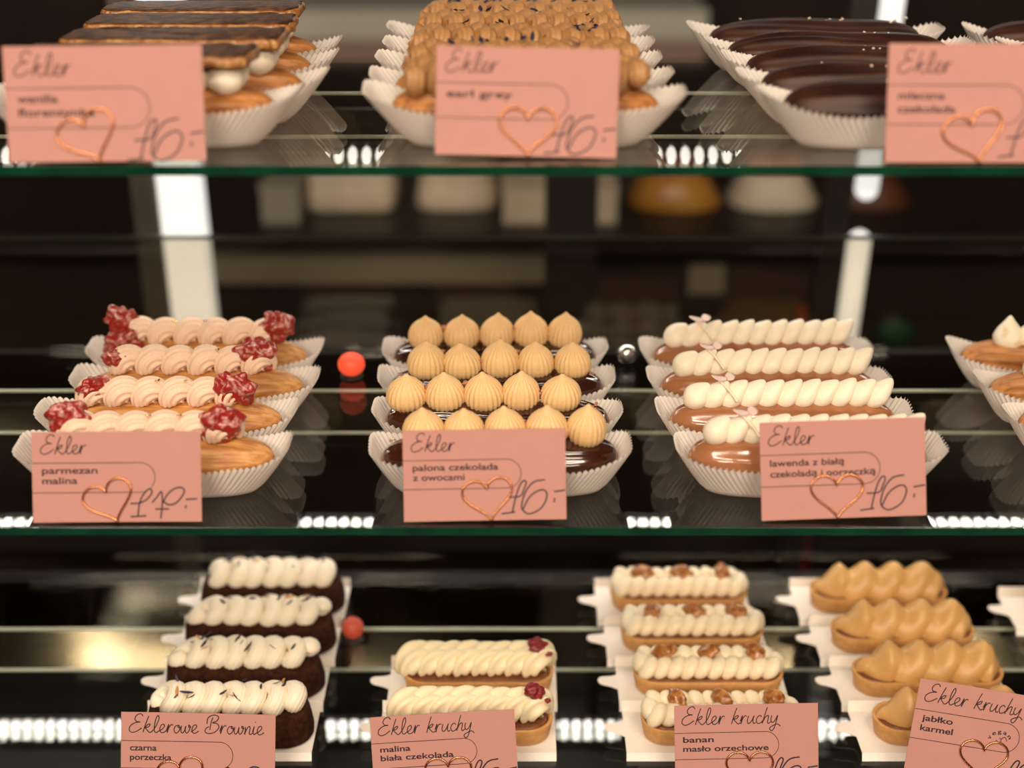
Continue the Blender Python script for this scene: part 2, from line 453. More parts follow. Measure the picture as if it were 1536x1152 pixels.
def shells(x0, x1, n, Rr, rho, star, z0, seed=0, yaw=16, rise=0.0):
    """row of piped shells: each an arch of ridged cream overlapping the one before."""
    rnd = random.Random(seed)
    mb = MB()
    for k in range(n):
        cx = x0 + (x1 - x0) * k / (n - 1) + rnd.uniform(-0.05, 0.05)
        M3 = RZ(yaw + rnd.uniform(-4, 4)); sc_ = rnd.uniform(0.96, 1.06)
        path = []
        for q in range(23):
            a = math.radians(205 - 235 * q / 22)
            p = M3 @ Vector((Rr * 1.1 * math.cos(a) + 0.25 * (q / 22), 0, Rr * math.sin(a) * 1.15))
            path.append((cx + p.x * sc_, p.y * sc_, z0 + rise * k / n + p.z * sc_))
        rad = lambda t: rho * sc_ * (0.55 + 0.45 * math.sin(PI * min(1, t * 1.15 + 0.12)) ** 0.8) if t < 0.78 else rho * sc_ * (0.55 + 0.45 * math.sin(PI * min(1, t * 1.15 + 0.12)) ** 0.8) * (1 - 0.55 * (t - 0.78) / 0.22)
        mb.add(tube(path, rad, star[0] * 4, star))
    return mb

# ------------------------------------------------------------------ toppings
def petal(parent, loc, L, wd, m, rot, name='petal'):
    def fn(u, v):
        x = (v - 0.5) * L; ww = wd * math.sin(PI * min(1, v * 0.92 + 0.06)) ** 0.7
        a = 2 * PI * u
        return (x, ww * 0.5 * math.cos(a), 0.25 * L * (v - 0.5) ** 2 + 0.018 * math.sin(a))
    return build(name, *grid(fn, 6, 7, cap=True), m, parent, loc=Vector(loc) * CM, rot=[math.radians(r) for r in rot])

def berry(parent, loc, r, seed, m, rot=(0, 0, 0), flat=0.6, name='raspberry_piece', N=34, depth=0.24):
    rnd = random.Random(seed)
    pts = []
    for i in range(N):
        z = 1 - 2 * (i + 0.5) / N; a = i * 2.39996 + rnd.uniform(-0.3, 0.3)
        q = math.sqrt(1 - z * z); pts.append(Vector((q * math.cos(a), q * math.sin(a), z)))
    def fn(u, v):
        a = 2 * PI * u; t = PI * v
        d = Vector((math.sin(t) * math.cos(a), math.sin(t) * math.sin(a), -math.cos(t)))
        m_ = max(d.dot(p) for p in pts)
        k = 1 - depth + depth * math.sqrt(max(0, (m_ - 0.86) / 0.14)) if m_ > 0.86 else 1 - depth
        k *= 1 + 0.42 * noise.noise(d * 1.9 + Vector((seed * 2.3, 0, 0)))
        if d.z > 0.2: k *= 1 - 0.35 * (d.z - 0.2)
        return Vector((d.x * r * k, d.y * r * k * flat, d.z * r * k * 0.95))
    return build(name, *grid(fn, 44, 30), m, parent, loc=Vector(loc) * CM, rot=[math.radians(q) for q in rot])

def crumb(parent, loc, r, seed, m, name='crumb'):
    return build(name, *blob((0, 0, 0), r, r * 0.8, r * 0.7, 8, 6, seed=seed, amp=0.8, freq=2.0), m, parent, loc=Vector(loc) * CM)

# ------------------------------------------------------------------ the eclairs
ORD = ['frontmost', 'second from the front', 'third from the front', 'fourth from the front', 'fifth from the front']
def ordw(i, n): return 'rearmost' if i == n - 1 and n > 1 else ORD[i]

def stack(xs, ys, Z, hl, what, case_group, ecl_group, maker, near, seed, rots=None, cat='eclair', xo=0):
    n = len(ys)
    for i, y in enumerate(ys):
        x = xs[i] if isinstance(xs, (list, tuple)) else xs
        rz = rots[i] if rots else random.Random(seed + i).uniform(-1.2, 1.2)
        paper_case(x, y, Z, hl, 'white fluted paper case under the %s %s' % (ordw(i, n), near), case_group, rz * 0.5, seed + i)
        t = thing('eclair', '%s, %s' % (what, ordw(i, n)), cat, W(x, y, Z + 0.08), (0, 0, math.radians(rz)), ecl_group)
        maker(t, i, seed * 10 + i)

def mk_raspberry(t, i, seed):
    rnd = random.Random(seed)
    eclair_body(t, 7.0, 1.85, M['choux'], seed)
    z = 3.35
    shells(-4.3, 4.2, 6, 0.50, 0.84, (12, 0.09), z - 0.05, seed).build('piped_cream', M['pink_cream'], t)
    L = [(-4.7, 0.1, 4.3, 1.25, (10, 20, 15))] if i in (0,) else []
    R = []
    if i == 0: R = [(4.1, -0.2, 4.2, 1.2, (12, 10, 15))]
    if i == 1: L = [(-4.4, -0.3, 4.2, 0.95, (60, -20, 20))]; R = [(4.3, -0.3, 4.2, 1.2, (10, 15, -10))]
    if i == 2: L = [(-4.9, -0.3, 3.9, 0.9, (40, 30, 20))]; R = [(4.1, 0.0, 4.3, 1.2, (8, 5, 15))]
    if i == 3: L = [(-5.4, 0.0, 4.6, 1.1, (10, 25, 15)), (-5.6, -0.8, 3.2, 1.2, (20, -35, -10))]; R = [(5.0, -0.2, 4.3, 1.15, (12, -14, -15))]
    for k, (x, y, zz, r, ro) in enumerate(L + R):
        berry(t, (x, y, zz), r * 1.12, seed * 7 + k, M['rasp'], ro)
    for k in range(2):
        petal(t, (rnd.uniform(-2, 2), -0.3, 4.62), 0.35, 0.25, M['gold'], (rnd.uniform(-20, 20), rnd.uniform(-20, 20), rnd.uniform(0, 180)), 'gold_flake')

def mk_dollop(t, i, seed):
    rnd = random.Random(seed)
    eclair_body(t, 6.95, 1.8, M['choux_dark'], seed)
    eclair_glaze(t, 6.95, 1.8, M['choc'], seed, 232, ridge=0.04)
    off = [0.3, -0.9, 0.2, 0.1][i]
    for k in range(5):
        x = off + (k - 2) * 2.36 + rnd.uniform(-0.08, 0.08)
        R = 1.17 * rnd.uniform(0.96, 1.05); H = 2.4 * rnd.uniform(0.95, 1.08); nr = 22; tw = rnd.uniform(-0.5, 0.5); lean = rnd.uniform(-0.12, 0.12)
        def fn(u, v):
            a = 2 * PI * u
            q = v * 8; k0 = min(7, int(q)); fr = q - k0
            T8 = (0.70, 0.92, 1.0, 1.0, 0.95, 0.83, 0.60, 0.27, 0.04)
            prof = T8[k0] + (T8[k0 + 1] - T8[k0]) * fr
            r = R * prof * (1 + 0.06 * (abs(math.cos(nr * a / 2 + tw * v * 2)) * 2 - 1))
            return (r * math.cos(a) + lean * v * v, r * math.sin(a), H * v)
        build('cream_dollop', *grid(fn, nr * 4, 26), M['tan_cream'], t, loc=Vector((x, rnd.uniform(-0.1, 0.1), 2.75)) * CM, rot=(0.12, 0, 0))
        if k < 4:
            for q in range(2):
                crumb(t, (x + 1.18 + rnd.uniform(-0.2, 0.2), rnd.uniform(-0.5, 0.4), 3.9 + rnd.uniform(-0.7, 0.4)), rnd.uniform(0.13, 0.24), seed * 9 + k * 3 + q, M['crumb'], 'cocoa_crumb')
    for q in range(5):
        crumb(t, (rnd.choice([-1, 1]) * rnd.uniform(5.2, 6.4), rnd.uniform(-0.5, 0.5), 2.95), rnd.uniform(0.07, 0.13), seed * 31 + q, M['crumb'], 'cocoa_crumb')

def mk_lavender(t, i, seed):
    rnd = random.Random(seed)
    eclair_body(t, 7.0, 1.8, M['choux'], seed)
    eclair_glaze(t, 7.0, 1.8, M['caramel'], seed, 225)
    mb = MB()
    n = 11
    for k in range(n):
        x = -5.4 + k * 1.12
        s = 1.0 if k else 1.15
        R = RY(40 + rnd.uniform(-3, 3)) @ RX(rnd.uniform(-4, 4))
        mb.add(blob((x, rnd.uniform(-0.04, 0.04), 3.5 + 0.12 * k / n), 0.70 * s, 0.9, 1.12 * (1 if k else 0.85), 22, 16, R, tip=0.42, seed=seed + k, amp=0.05))
    mb.build('piped_cream', M['white_cream'], t)
    px = -3.6
    st = spline([(px + 0.55, -1.15, 3.55), (px + 0.1, -0.75, 4.1), (px - 0.5, -0.2, 4.62)], 6)
    build('flower_stem', *tube(st, 0.09, 8), M['stem'], t)
    petal(t, (px - 0.5, -0.1, 4.7), 1.1, 0.8, M['petal_pink'], (10, 15, 20), 'flower_petal')
    petal(t, (px + 0.2, 0.2, 4.65), 0.9, 0.7, M['petal_pink'], (-15, -10, 100), 'flower_petal')

def mk_meringue(t, i, seed):
    rnd = random.Random(seed)
    eclair_body(t, 7.0, 1.85, M['choux_dark'], seed, 0.09)
    mb = MB()
    for k in range(6):
        mb.add(blob((-3.9 + k * 1.65, 0, 3.5), 1.05, 1.05, 1.15, 20, 14, RY(rnd.uniform(-8, 12)), tip=0.75, seed=seed + k, amp=0.08))
    mb.build('meringue', M['meringue'], t)

def mk_florentine(t, i, seed):
    rnd = random.Random(seed)
    eclair_body(t, 7.0, 1.85, M['choux_dark'], seed)
    for k in range(6):
        for s in (-1, 1):
            build('cream_dollop', *blob((0, 0, 0), 1.0, 0.85, 0.85, 18, 12, seed=seed + k, amp=0.06), M['white_cream'], t, loc=Vector((-4.6 + k * 1.84, 0.8 * s, 3.45)) * CM)
    def outline(u, grow):
        a = 2 * PI * u
        c, s_ = math.cos(a), math.sin(a)
        k = 1 + 0.05 * noise.noise(Vector((c * 9, s_ * 9, seed))) + 0.02 * noise.noise(Vector((c * 30, s_ * 30, seed)))
        return 6.05 * math.copysign(abs(c) ** 0.22, c) * k + grow * c, 2.1 * math.copysign(abs(s_) ** 0.3, s_) * k + grow * s_
    def slab(z0, z1, gr):
        def fn(u, v):
            if v < 0.001 or v > 0.999:
                x, y = outline(u, -0.1 + gr)
            else: x, y = outline(u, gr)
            zz = z0 + (z1 - z0) * v + 0.12 * noise.noise(Vector((x * 1.1, y * 1.1, seed)))
            return (x, y, zz)
        return grid(fn, 96, 4, cap=True)
    sl = build('florentine_slab', *slab(4.2, 4.75, 0.0), M['florentine'], t)
    build('chocolate_coating', *slab(4.76, 4.84, -0.12), M['florentine_top'], sl)

def mk_earl(t, i, seed):
    rnd = random.Random(seed)
    eclair_body(t, 7.1, 1.85, M['choux_dark'], seed)
    for y0 in (-0.72, 0.72):
        build('piped_cream', *rope(-6.2, 6.2, 9.5, 0.46, 0.42, 0.58, (8, 0.10), 3.45, y0, ppt=22, seed=seed + int(y0 * 10), taper=0.07, shear=0.3), M['earl_cream'], t)
    for k in range(9):
        petal(t, (rnd.uniform(-4.5, 5), rnd.uniform(-1.2, 0.9), 4.42 + rnd.uniform(-0.1, 0.15)), rnd.uniform(0.4, 0.8), 0.28, M['petal_blue'], (rnd.uniform(-30, 30), rnd.uniform(-40, 40), rnd.uniform(0, 180)), 'blue_petal')

def mk_chocolate(t, i, seed):
    rnd = random.Random(seed)
    eclair_body(t, 7.0, 1.85, M['choux_dark'], seed)
    eclair_glaze(t, 7.0, 1.85, M['choc_matt'], seed, 215, ridge=0.03)
    for k in range(10):
        crumb(t, (rnd.gauss(0.5, 2.2), rnd.uniform(-0.7, 0.5), 3.17 + rnd.uniform(-0.08, 0.03)), rnd.uniform(0.07, 0.14), seed * 13 + k, M['salt'], 'salt_flake')

YS = [5.2, 10.4, 15.6, 20.8]
stack([-21.0, -21.3, -20.6, -21.0], YS, ZM, 8.1, 'eclair with pink ridged piped cream and candied raspberry pieces', 'paper cases of the raspberry eclairs', 'raspberry eclairs on the middle shelf', mk_raspberry, 'raspberry eclair ', 11)
stack([-0.7, -0.9, -1.0, -1.2], YS, ZM, 7.75, 'dark chocolate glazed eclair with five tan cream dollops', 'paper cases of the dollop eclairs', 'dollop eclairs on the middle shelf', mk_dollop, 'dollop eclair on the middle shelf', 21, [1.5, -0.5, 0.4, 0.6])
stack([17.4, 16.8, 16.7, 16.6], YS, ZM, 7.95, 'milk chocolate glazed eclair with ivory twisted cream and pink petal', 'paper cases of the ivory cream eclairs', 'ivory cream eclairs on the middle shelf', mk_lavender, 'ivory cream eclair', 31, [-0.5, 0.4, 0.2, 1.2])
stack([38.2, 38.0, 37.8], [9.6, 15.0, 20.6], ZM, 7.9, 'ridged golden eclair topped with toasted meringue peaks', 'paper cases of the meringue eclairs', 'meringue eclairs on the middle shelf', mk_meringue, 'meringue eclair', 41)
stack([-19.6, -18.8, -18.9, -19.2], YS, ZT, 8.5, 'eclair with white cream under a dark florentine slab', 'paper cases of the florentine eclairs', 'florentine eclairs on the top shelf', mk_florentine, 'florentine eclair', 51)
stack([0.7, 0.5, 0.4, 0.4, 0.4], YS + [25.6], ZT, 8.6, 'eclair topped with brown braided cream and dark blue petals', 'paper cases of the braided cream eclairs', 'braided cream eclairs on the top shelf', mk_earl, 'braided cream eclair', 61)
stack([21.4, 21.0, 20.9, 20.5, 20.0], [5.0, 10.15, 15.3, 20.45, 25.6], ZT, 8.4, 'dark chocolate coated eclair with salt flakes', 'paper cases of the chocolate eclairs', 'chocolate eclairs on the top shelf', mk_chocolate, 'chocolate eclair', 71, [-0.6, 0.3, -0.4, 0.5, 0.2])
stack([38.6, 38.0], [20.0, 25.2], ZT, 8.2, 'chocolate eclair in the short row behind the Ekler 15 card', 'paper cases of the eclairs at the right end', 'eclairs at the right end of the top shelf', mk_chocolate, 'eclair at the right end of the top shelf', 81)

# ------------------------------------------------------------------ cardboard trays, brownies and tarts
def cardboard(x, y, Z, label, hl=5.75, rotz=0.0):
    """folded board: front flap, raised deck, back flap, side tongue."""
    t = thing('cardboard_tray', label, 'cardboard tray', W(x, y, Z), (0, 0, math.radians(rotz)), 'white cardboard pastry trays')
    th = 0.06
    prof = [(-2.5, 0.0), (-2.3, 0.52), (2.1, 0.56), (2.3, 1.25)]
    pin = [(p[0] + (0.06 if i < 2 else -0.02), p[1] - (0.06 if 0 < i < 3 else 0.0)) for i, p in enumerate(prof)]
    pin = [(-2.43, 0.0), (-2.25, 0.46), (2.14, 0.50), (2.36, 1.25)]
    n = len(prof); v = []; f = []
    for xx in (-hl, hl):
        v += [(xx, a, b) for a, b in prof] + [(xx, a, b) for a, b in pin]
    m = 2 * n
    for i in range(n - 1):
        f.append((i, i + 1, m + i + 1, m + i)); f.append((n + i, n + i + 1, m + n + i + 1, m + n + i))
        f.append((i, i + 1, n + i + 1, n + i)); f.append((m + i, m + i + 1, m + n + i + 1, m + n + i))
    for i in (0, n - 1): f.append((i, n + i, m + n + i, m + i))
    build('folded_board', v, f, M['board'], t, smooth=False)
    out = [(0, -0.75)] + [(-1.1 - 0.62 * math.cos(a), -0.15 + 0.62 * math.sin(a)) for a in [math.radians(q) for q in range(-90, 91, 15)]][0:0]
    pts = [(0.0, -0.85), (-0.4, -0.62)]
    for q in range(-90, 91, 15):
        a = math.radians(q); pts.append((-0.85 - 0.5 * math.cos(a), 0.5 * math.sin(a)))
    pts += [(-0.4, 0.62), (0.0, 0.85)]
    k = len(pts)
    v = [(a, b, zz - 0.10 * a) for zz in (0.0, 0.06) for a, b in pts]
    f = [tuple(range(k))[::-1], tuple(range(k, 2 * k))] + [(i, (i + 1) % k, k + (i + 1) % k, k + i) for i in range(k)]
    build('tongue', v, f, M['board'], t, smooth=False, loc=Vector((-hl + 0.02, 0.2, 0.5)) * CM)
    return t

def stadium(L, w, N=96, n=2.0):
    """points of an oblong with round ends, half length L, half width w."""
    pts = []
    st = L - w
    per = 4 * st + 2 * PI * w
    for i in range(N):
        s = per * i / N
        if s < 2 * st: pts.append((st - s, w, 0, 1)); continue
        s -= 2 * st
        if s < PI * w: a = PI / 2 + s / w; pts.append((-st + w * math.cos(a), w * math.sin(a), math.cos(a), math.sin(a))); continue
        s -= PI * w
        if s < 2 * st: pts.append((-st + s, -w, 0, -1)); continue
        s -= 2 * st
        a = -PI / 2 + s / w; pts.append((st + w * math.cos(a), w * math.sin(a), math.cos(a), math.sin(a)))
    return pts

def oblong(L, w, levels, seed=0, amp=0.0, N=96):
    """levels: (z, outward offset); capped."""
    P = stadium(L, w, N)
    v = []; f = []
    for z, o in levels:
        for (x, y, nx, ny) in P:
            d = amp * noise.noise(Vector((x * 0.9, y * 0.9, z * 1.3 + seed)))
            v.append((x + nx * (o + d), y + ny * (o + d), z + amp * 0.5 * noise.noise(Vector((x, y, seed + 9)))))
    n = len(P)
    for j in range(len(levels) - 1):
        for i in range(n):
            a = j * n + i; b = j * n + (i + 1) % n
            f.append((a, b, b + n, a + n))
    f.append(tuple(range(n))[::-1]); f.append(tuple(range((len(levels) - 1) * n, len(levels) * n)))
    return v, f

def mk_brownie(t, i, seed):
    rnd = random.Random(seed)
    build('brownie_block', *oblong(5.35, 1.85, [(0.0, -0.1), (0.12, 0.05), (0.7, 0.08), (1.4, -0.02), (1.95, -0.15), (2.12, -0.3), (2.2, -0.65)], seed, 0.09), M['brownie'], t)
    build('piped_cream', *rope(-4.5, 4.5, 7.0, 0.72, 0.52, 0.64, (15, 0.035), 2.55, ppt=30, seed=seed, taper=0.08, jit=0.14, shear=0.55), M['white_cream'], t)
    for k in range(13):
        m = M['petal_gold'] if k % 4 == 3 else M['petal_blue']
        a = rnd.uniform(-0.9, 0.6)
        petal(t, (rnd.uniform(-3.6, 4.4), 1.2 * math.sin(a), 2.6 + 1.2 * math.cos(a)), rnd.uniform(0.5, 0.95), 0.2, m, (rnd.uniform(-30, 60), rnd.uniform(-50, 50), rnd.uniform(0, 180)), 'cornflower_petal')

def tart_base(t, seed, L=5.1, w=1.65, h=1.25):
    s = build('tart_shell', *oblong(L, w, [(0.0, -0.28), (0.1, -0.16), (h * 0.6, -0.04), (h, 0.05), (h + 0.06, 0.0), (h + 0.02, -0.2), (h - 0.35, -0.26)], seed, 0.04), M['tart'], t)
    build('filling', *oblong(L, w, [(h - 0.3, -0.3), (h - 0.06, -0.32), (h + 0.02, -0.5)], seed, 0.05), M['tart_fill'], t)

def mk_raspberry_tart(t, i, seed):
    tart_base(t, seed)
    shells(-4.15, 4.05, 8, 0.55, 0.98, (7, 0.2), 1.75, seed, 24).build('piped_cream', M['vanilla'], t)
    berry(t, (4.0, -0.45, 3.55), 0.66, seed, M['rasp_dark'], (40, 20, 10), 0.85, 'dried_raspberry', 26, 0.3)
    crumb(t, (4.8, -0.6, 2.9), 0.22, seed, M['rasp_dark'], 'raspberry_crumb')

def mk_peanut_tart(t, i, seed):
    rnd = random.Random(seed)
    tart_base(t, seed)
    mb = MB()
    for s in (-1, 1):
        n = 10
        for k in range(n):
            x = -4.15 + k * 0.92
            mb.add(blob((x, 0.72 * s, 1.9 + rnd.uniform(-0.03, 0.03)), 0.56, 0.78, 0.88, 18, 12, RY(-38 * s) @ RX(18 * s), seed=seed + k, amp=0.06))
    for s in (-1, 1): mb.add(blob((4.55 * s, 0, 1.85), 0.62, 0.95, 0.72, 18, 12, seed=seed + 5 * s, amp=0.08))
    mb.build('piped_cream', M['butter'], t)
    for k, x in enumerate((-2.9, 0.1, 3.3)):
        o = build('peanut_half', *blob((0, 0, 0), 0.82, 0.52, 0.38, 20, 14, seed=seed * 3 + k, amp=0.42, freq=1.3), M['nut'], t, loc=Vector((x + rnd.uniform(-0.2, 0.2), -0.05, 2.72)) * CM,
                  rot=(rnd.uniform(0.3, 0.9), rnd.uniform(-0.5, 0.5), rnd.uniform(-1.1, 0.3)))

def mk_toffee_tart(t, i, seed):
    rnd = random.Random(seed)
    tart_base(t, seed)
    n = 4.6; ph0 = rnd.uniform(0.0, 0.25)
    H = 2.3
    def fn(u, v):
        x = (v - 0.5) * 9.9
        q = v * n + ph0
        a = PI * u                       # 0 front bottom -> PI back bottom
        s = math.sin(a)
        lobe = abs(math.sin(PI * (q - 0.5 * s)))
        puff = lobe ** 0.55
        crest = 0.5 + 0.5 * math.cos(2 * PI * (q - 1.0))
        end = min(1.0, min(v / 0.2, (1 - v) / 0.07)) ** 0.6 if 0 < v < 1 else 0.0
        hh = H * (0.70 + 0.30 * crest ** 0.8) * end
        wy = 1.5 * (0.80 + 0.26 * puff * (1 - 0.55 * s)) * (0.25 + 0.75 * end)
        y = -math.cos(a) * wy * (1 - 0.2 * s ** 3)
        z = hh * (s ** 0.8) * (0.93 + 0.07 * puff)
        return (x * (0.9 + 0.1 * math.cos(a - PI / 2)), y, 1.24 + z)
    v, f = grid(fn, 28, 120, close_u=False)
    build('piped_cream', v, f, M['toffee'], t)

def tray_row(xs, ys, maker, name, cat, what, group, near, seed, dx=0.4, hl=5.75, rots=None):
    n = len(ys)
    for i, y in enumerate(ys):
        rz = rots[i] if rots else 0.0
        cardboard(xs[i], y, ZB, 'white cardboard tray with side tongue under the %s %s' % (ordw(i, n), near), hl, rz)
        t = thing(name, '%s, %s' % (what, ordw(i, n)), cat, W(xs[i] + dx, y - 0.25, ZB + 0.59), (0, 0, math.radians(rz)), group)
        maker(t, i, seed * 10 + i)

YB = [6.9, 12.2, 17.5, 22.8]
tray_row([-18.6, -18.5, -18.3, -18.2], YB, mk_brownie, 'brownie_bar', 'brownie', 'dark brownie bar with ivory piped cream and blue petals', 'brownie bars', 'brownie bar', 101, 0.25)
tray_row([-2.9, -2.7], YB[:2], mk_raspberry_tart, 'raspberry_tart', 'tart', 'oblong tart with swirled vanilla cream and a dried raspberry', 'raspberry tarts', 'raspberry tart', 111)
tray_row([13.1, 13.0, 12.5, 12.1], YB, mk_peanut_tart, 'peanut_tart', 'tart', 'oblong tart with pale beaded cream and three peanut halves', 'peanut tarts', 'peanut tart', 121)
tray_row([28.2, 28.0, 27.6, 27.1], YB, mk_toffee_tart, 'toffee_tart', 'tart', 'oblong tart with wavy toffee coloured cream', 'toffee tarts', 'toffee tart', 131)
cardboard(43.0, 21.5, ZB, 'white cardboard tray at the right end of the lowest shelf', 6.0)
t = thing('peanut_tart', 'oblong tart cut by the right frame edge on the lowest shelf', 'tart', W(43.4, 21.3, ZB + 0.59))
mk_peanut_tart(t, 0, 141)

# ------------------------------------------------------------------ price cards
GL = {
 'E': (1.75, [[(1.75, 2.0), (1.5, 2.3), (1.0, 2.15), (0.75, 1.7), (0.95, 1.35), (1.4, 1.28), (0.8, 1.2), (0.2, 0.8), (0.05, 0.3), (0.35, 0.0), (0.9, 0.1), (1.6, 0.55)]]),
 'k': (1.1, [[(0.0, 0.0), (0.35, 1.1), (0.72, 2.05)], [(0.18, 0.5), (0.55, 0.95), (0.88, 1.05), (0.72, 0.72), (0.35, 0.55), (0.6, 0.2), (0.85, 0.0), (1.15, 0.15)]]),
 'l': (0.85, [[(0, 0.12), (0.45, 0.7), (0.85, 1.6), (0.82, 2.1), (0.58, 1.9), (0.36, 1.1), (0.3, 0.3), (0.5, 0.0), (0.85, 0.18)]]),
 'e': (0.95, [[(0, 0.18), (0.4, 0.42), (0.72, 0.8), (0.6, 1.05), (0.3, 0.9), (0.14, 0.45), (0.3, 0.03), (0.65, 0.05), (1.0, 0.3)]]),
 'r': (0.9, [[(0.0, 0.3), (0.3, 1.05), (0.2, 0.5), (0.1, 0.0), (0.3, 0.6), (0.6, 1.0), (0.85, 0.95)]]),
 'u': (1.05, [[(0.18, 1.0), (0.02, 0.4), (0.1, 0.05), (0.4, 0.15), (0.7, 0.6), (0.88, 1.0), (0.72, 0.4), (0.82, 0.02), (1.08, 0.15)]]),
 'c': (0.85, [[(0.78, 0.82), (0.6, 1.02), (0.25, 0.8), (0.1, 0.35), (0.3, 0.0), (0.65, 0.1), (0.9, 0.35)]]),
 'h': (1.05, [[(0, 0), (0.35, 1.1), (0.68, 2.05)], [(0.12, 0.3), (0.45, 0.85), (0.78, 1.0), (0.76, 0.6), (0.66, 0.15), (0.8, 0.0), (1.1, 0.2)]]),
 'y': (1.2, [[(0.18, 1.0), (0.05, 0.4), (0.25, 0.1), (0.6, 0.4), (0.92, 1.0), (0.72, 0.2), (0.45, -0.6), (0.1, -0.95), (-0.12, -0.6), (0.3, -0.3), (0.9, -0.1), (1.25, -0.4)]]),
 'o': (0.9, [[(0.6, 0.95), (0.25, 0.85), (0.05, 0.4), (0.25, 0.0), (0.6, 0.15), (0.8, 0.6), (0.65, 0.95), (0.55, 0.7), (0.92, 0.66)]]),
 'w': (1.25, [[(0.1, 0.9), (0.0, 0.3), (0.2, 0.0), (0.45, 0.3), (0.62, 0.85), (0.55, 0.3), (0.75, 0.0), (1.05, 0.35), (1.15, 0.85), (1.0, 1.0), (1.0, 0.75), (1.3, 0.75)]]),
 'n': (1.0, [[(0.15, 0.95), (0.15, 0.5), (0.05, 0), (0.3, 0.6), (0.6, 1.0), (0.75, 0.8), (0.65, 0.2), (0.8, 0), (1.05, 0.2)]]),
 'i': (0.5, [[(0.05, 0.3), (0.27, 1.0), (0.13, 0.3), (0.25, 0.0), (0.5, 0.2)], [(0.4, 1.5), (0.46, 1.58)]]),
 'B': (1.85, [[(0.6, 0.45), (0.78, 1.4), (1.0, 2.0)], [(0.25, 1.2), (0.4, 1.95), (1.1, 2.3), (1.68, 2.1), (1.5, 1.6), (0.95, 1.35), (1.5, 1.25), (1.75, 0.8), (1.25, 0.2), (0.5, 0.0), (0.05, 0.2), (0.12, 0.6), (0.5, 0.85)]]),
 ' ': (0.8, []),
}
def script_strokes(text, x0, base, width):
    out = []; x = 0
    for ch in text:
        adv, st = GL[ch]
        for s in st: out.append([(x + p[0], p[1]) for p in s])
        x += adv
    k = width / x
    return [[(x0 + p[0] * k, base + p[1] * k * 1.02) for p in s] for s in out]

SIX = [[(.64, .40), (.715, .395), (.74, .355), (.755, .31), (.738, .30), (.715, .33), (.69, .40), (.665, .50)], [(.60, .502), (.685, .492)],
       [(.87, .295), (.80, .31), (.75, .37), (.725, .45), (.735, .485), (.775, .505), (.845, .47), (.88, .405), (.873, .365), (.835, .36), (.775, .40), (.733, .475)],
       [(.925, .37), (.995, .36)], [(.93, .41), (.925, .435)]]
def price16():   # fractions of the card width, from the left edge / below an offset line
    return SIX
SEVENTEEN = [[(.575, .40), (.625, .397), (.67, .378), (.705, .335), (.69, .313), (.655, .345), (.63, .40), (.619, .475)], [(.575, .478), (.67, .473)],
       [(.705, .395), (.737, .358), (.762, .33), (.766, .395), (.755, .49)], [(.723, .433), (.806, .433)],
       [(.77, .395), (.80, .343), (.85, .308), (.893, .311), (.893, .343), (.85, .395), (.806, .408), (.777, .392)],
       [(.907, .376), (.975, .372)], [(.907, .41), (.903, .43)]]
FIFTEEN = SIX[:2] + [[(.87, .29), (.80, .305)], [(.80, .305), (.775, .38), (.83, .375), (.87, .42), (.84, .485), (.77, .495), (.745, .475)]] + SIX[3:]

def flat_line(pts, wd, z, ends=True):
    """flat ribbon on the card face (local x right, y up), a hair thick."""
    P = [Vector((p[0], p[1])) for p in pts]; n = len(P)
    v = []; f = []
    for i in range(n):
        t = (P[min(i + 1, n - 1)] - P[max(i - 1, 0)])
        t = t.normalized() if t.length > 1e-9 else Vector((1, 0))
        nrm = Vector((-t.y, t.x)) * wd * 0.5
        v += [(P[i].x + nrm.x, P[i].y + nrm.y, z), (P[i].x - nrm.x, P[i].y - nrm.y, z)]
    for i in range(n - 1): f.append((2 * i, 2 * i + 1, 2 * i + 3, 2 * i + 2))
    return v, f

def font_mesh(txt, width, height=None):
    cu = bpy.data.curves.new('lettering', 'FONT'); cu.body = txt; cu.size = 1.0; cu.offset = 0.02
    o = bpy.data.objects.new('lettering', cu); COL.objects.link(o)
    dg = bpy.context.evaluated_depsgraph_get(); dg.update()
    me = bpy.data.meshes.new_from_object(o.evaluated_get(dg))
    vs = [tuple(v.co) for v in me.vertices]; fs = [tuple(p.vertices) for p in me.polygons]
    bpy.data.objects.remove(o); bpy.data.curves.remove(cu); bpy.data.meshes.remove(me)
    if not vs: return [], []
    x0 = min(v[0] for v in vs); x1 = max(v[0] for v in vs)
    k = width / (x1 - x0)
    ky = (height or k)
    return [((v[0] - x0) * k, v[1] * ky, 0) for v in vs], fs

HEART = []
for i in range(64):
    a = 2 * PI * i / 64
    HEART.append((16 * math.sin(a) ** 3 / 32, (13 * math.cos(a) - 5 * math.cos(2 * a) - 2 * math.cos(3 * a) - math.cos(4 * a)) / 32))

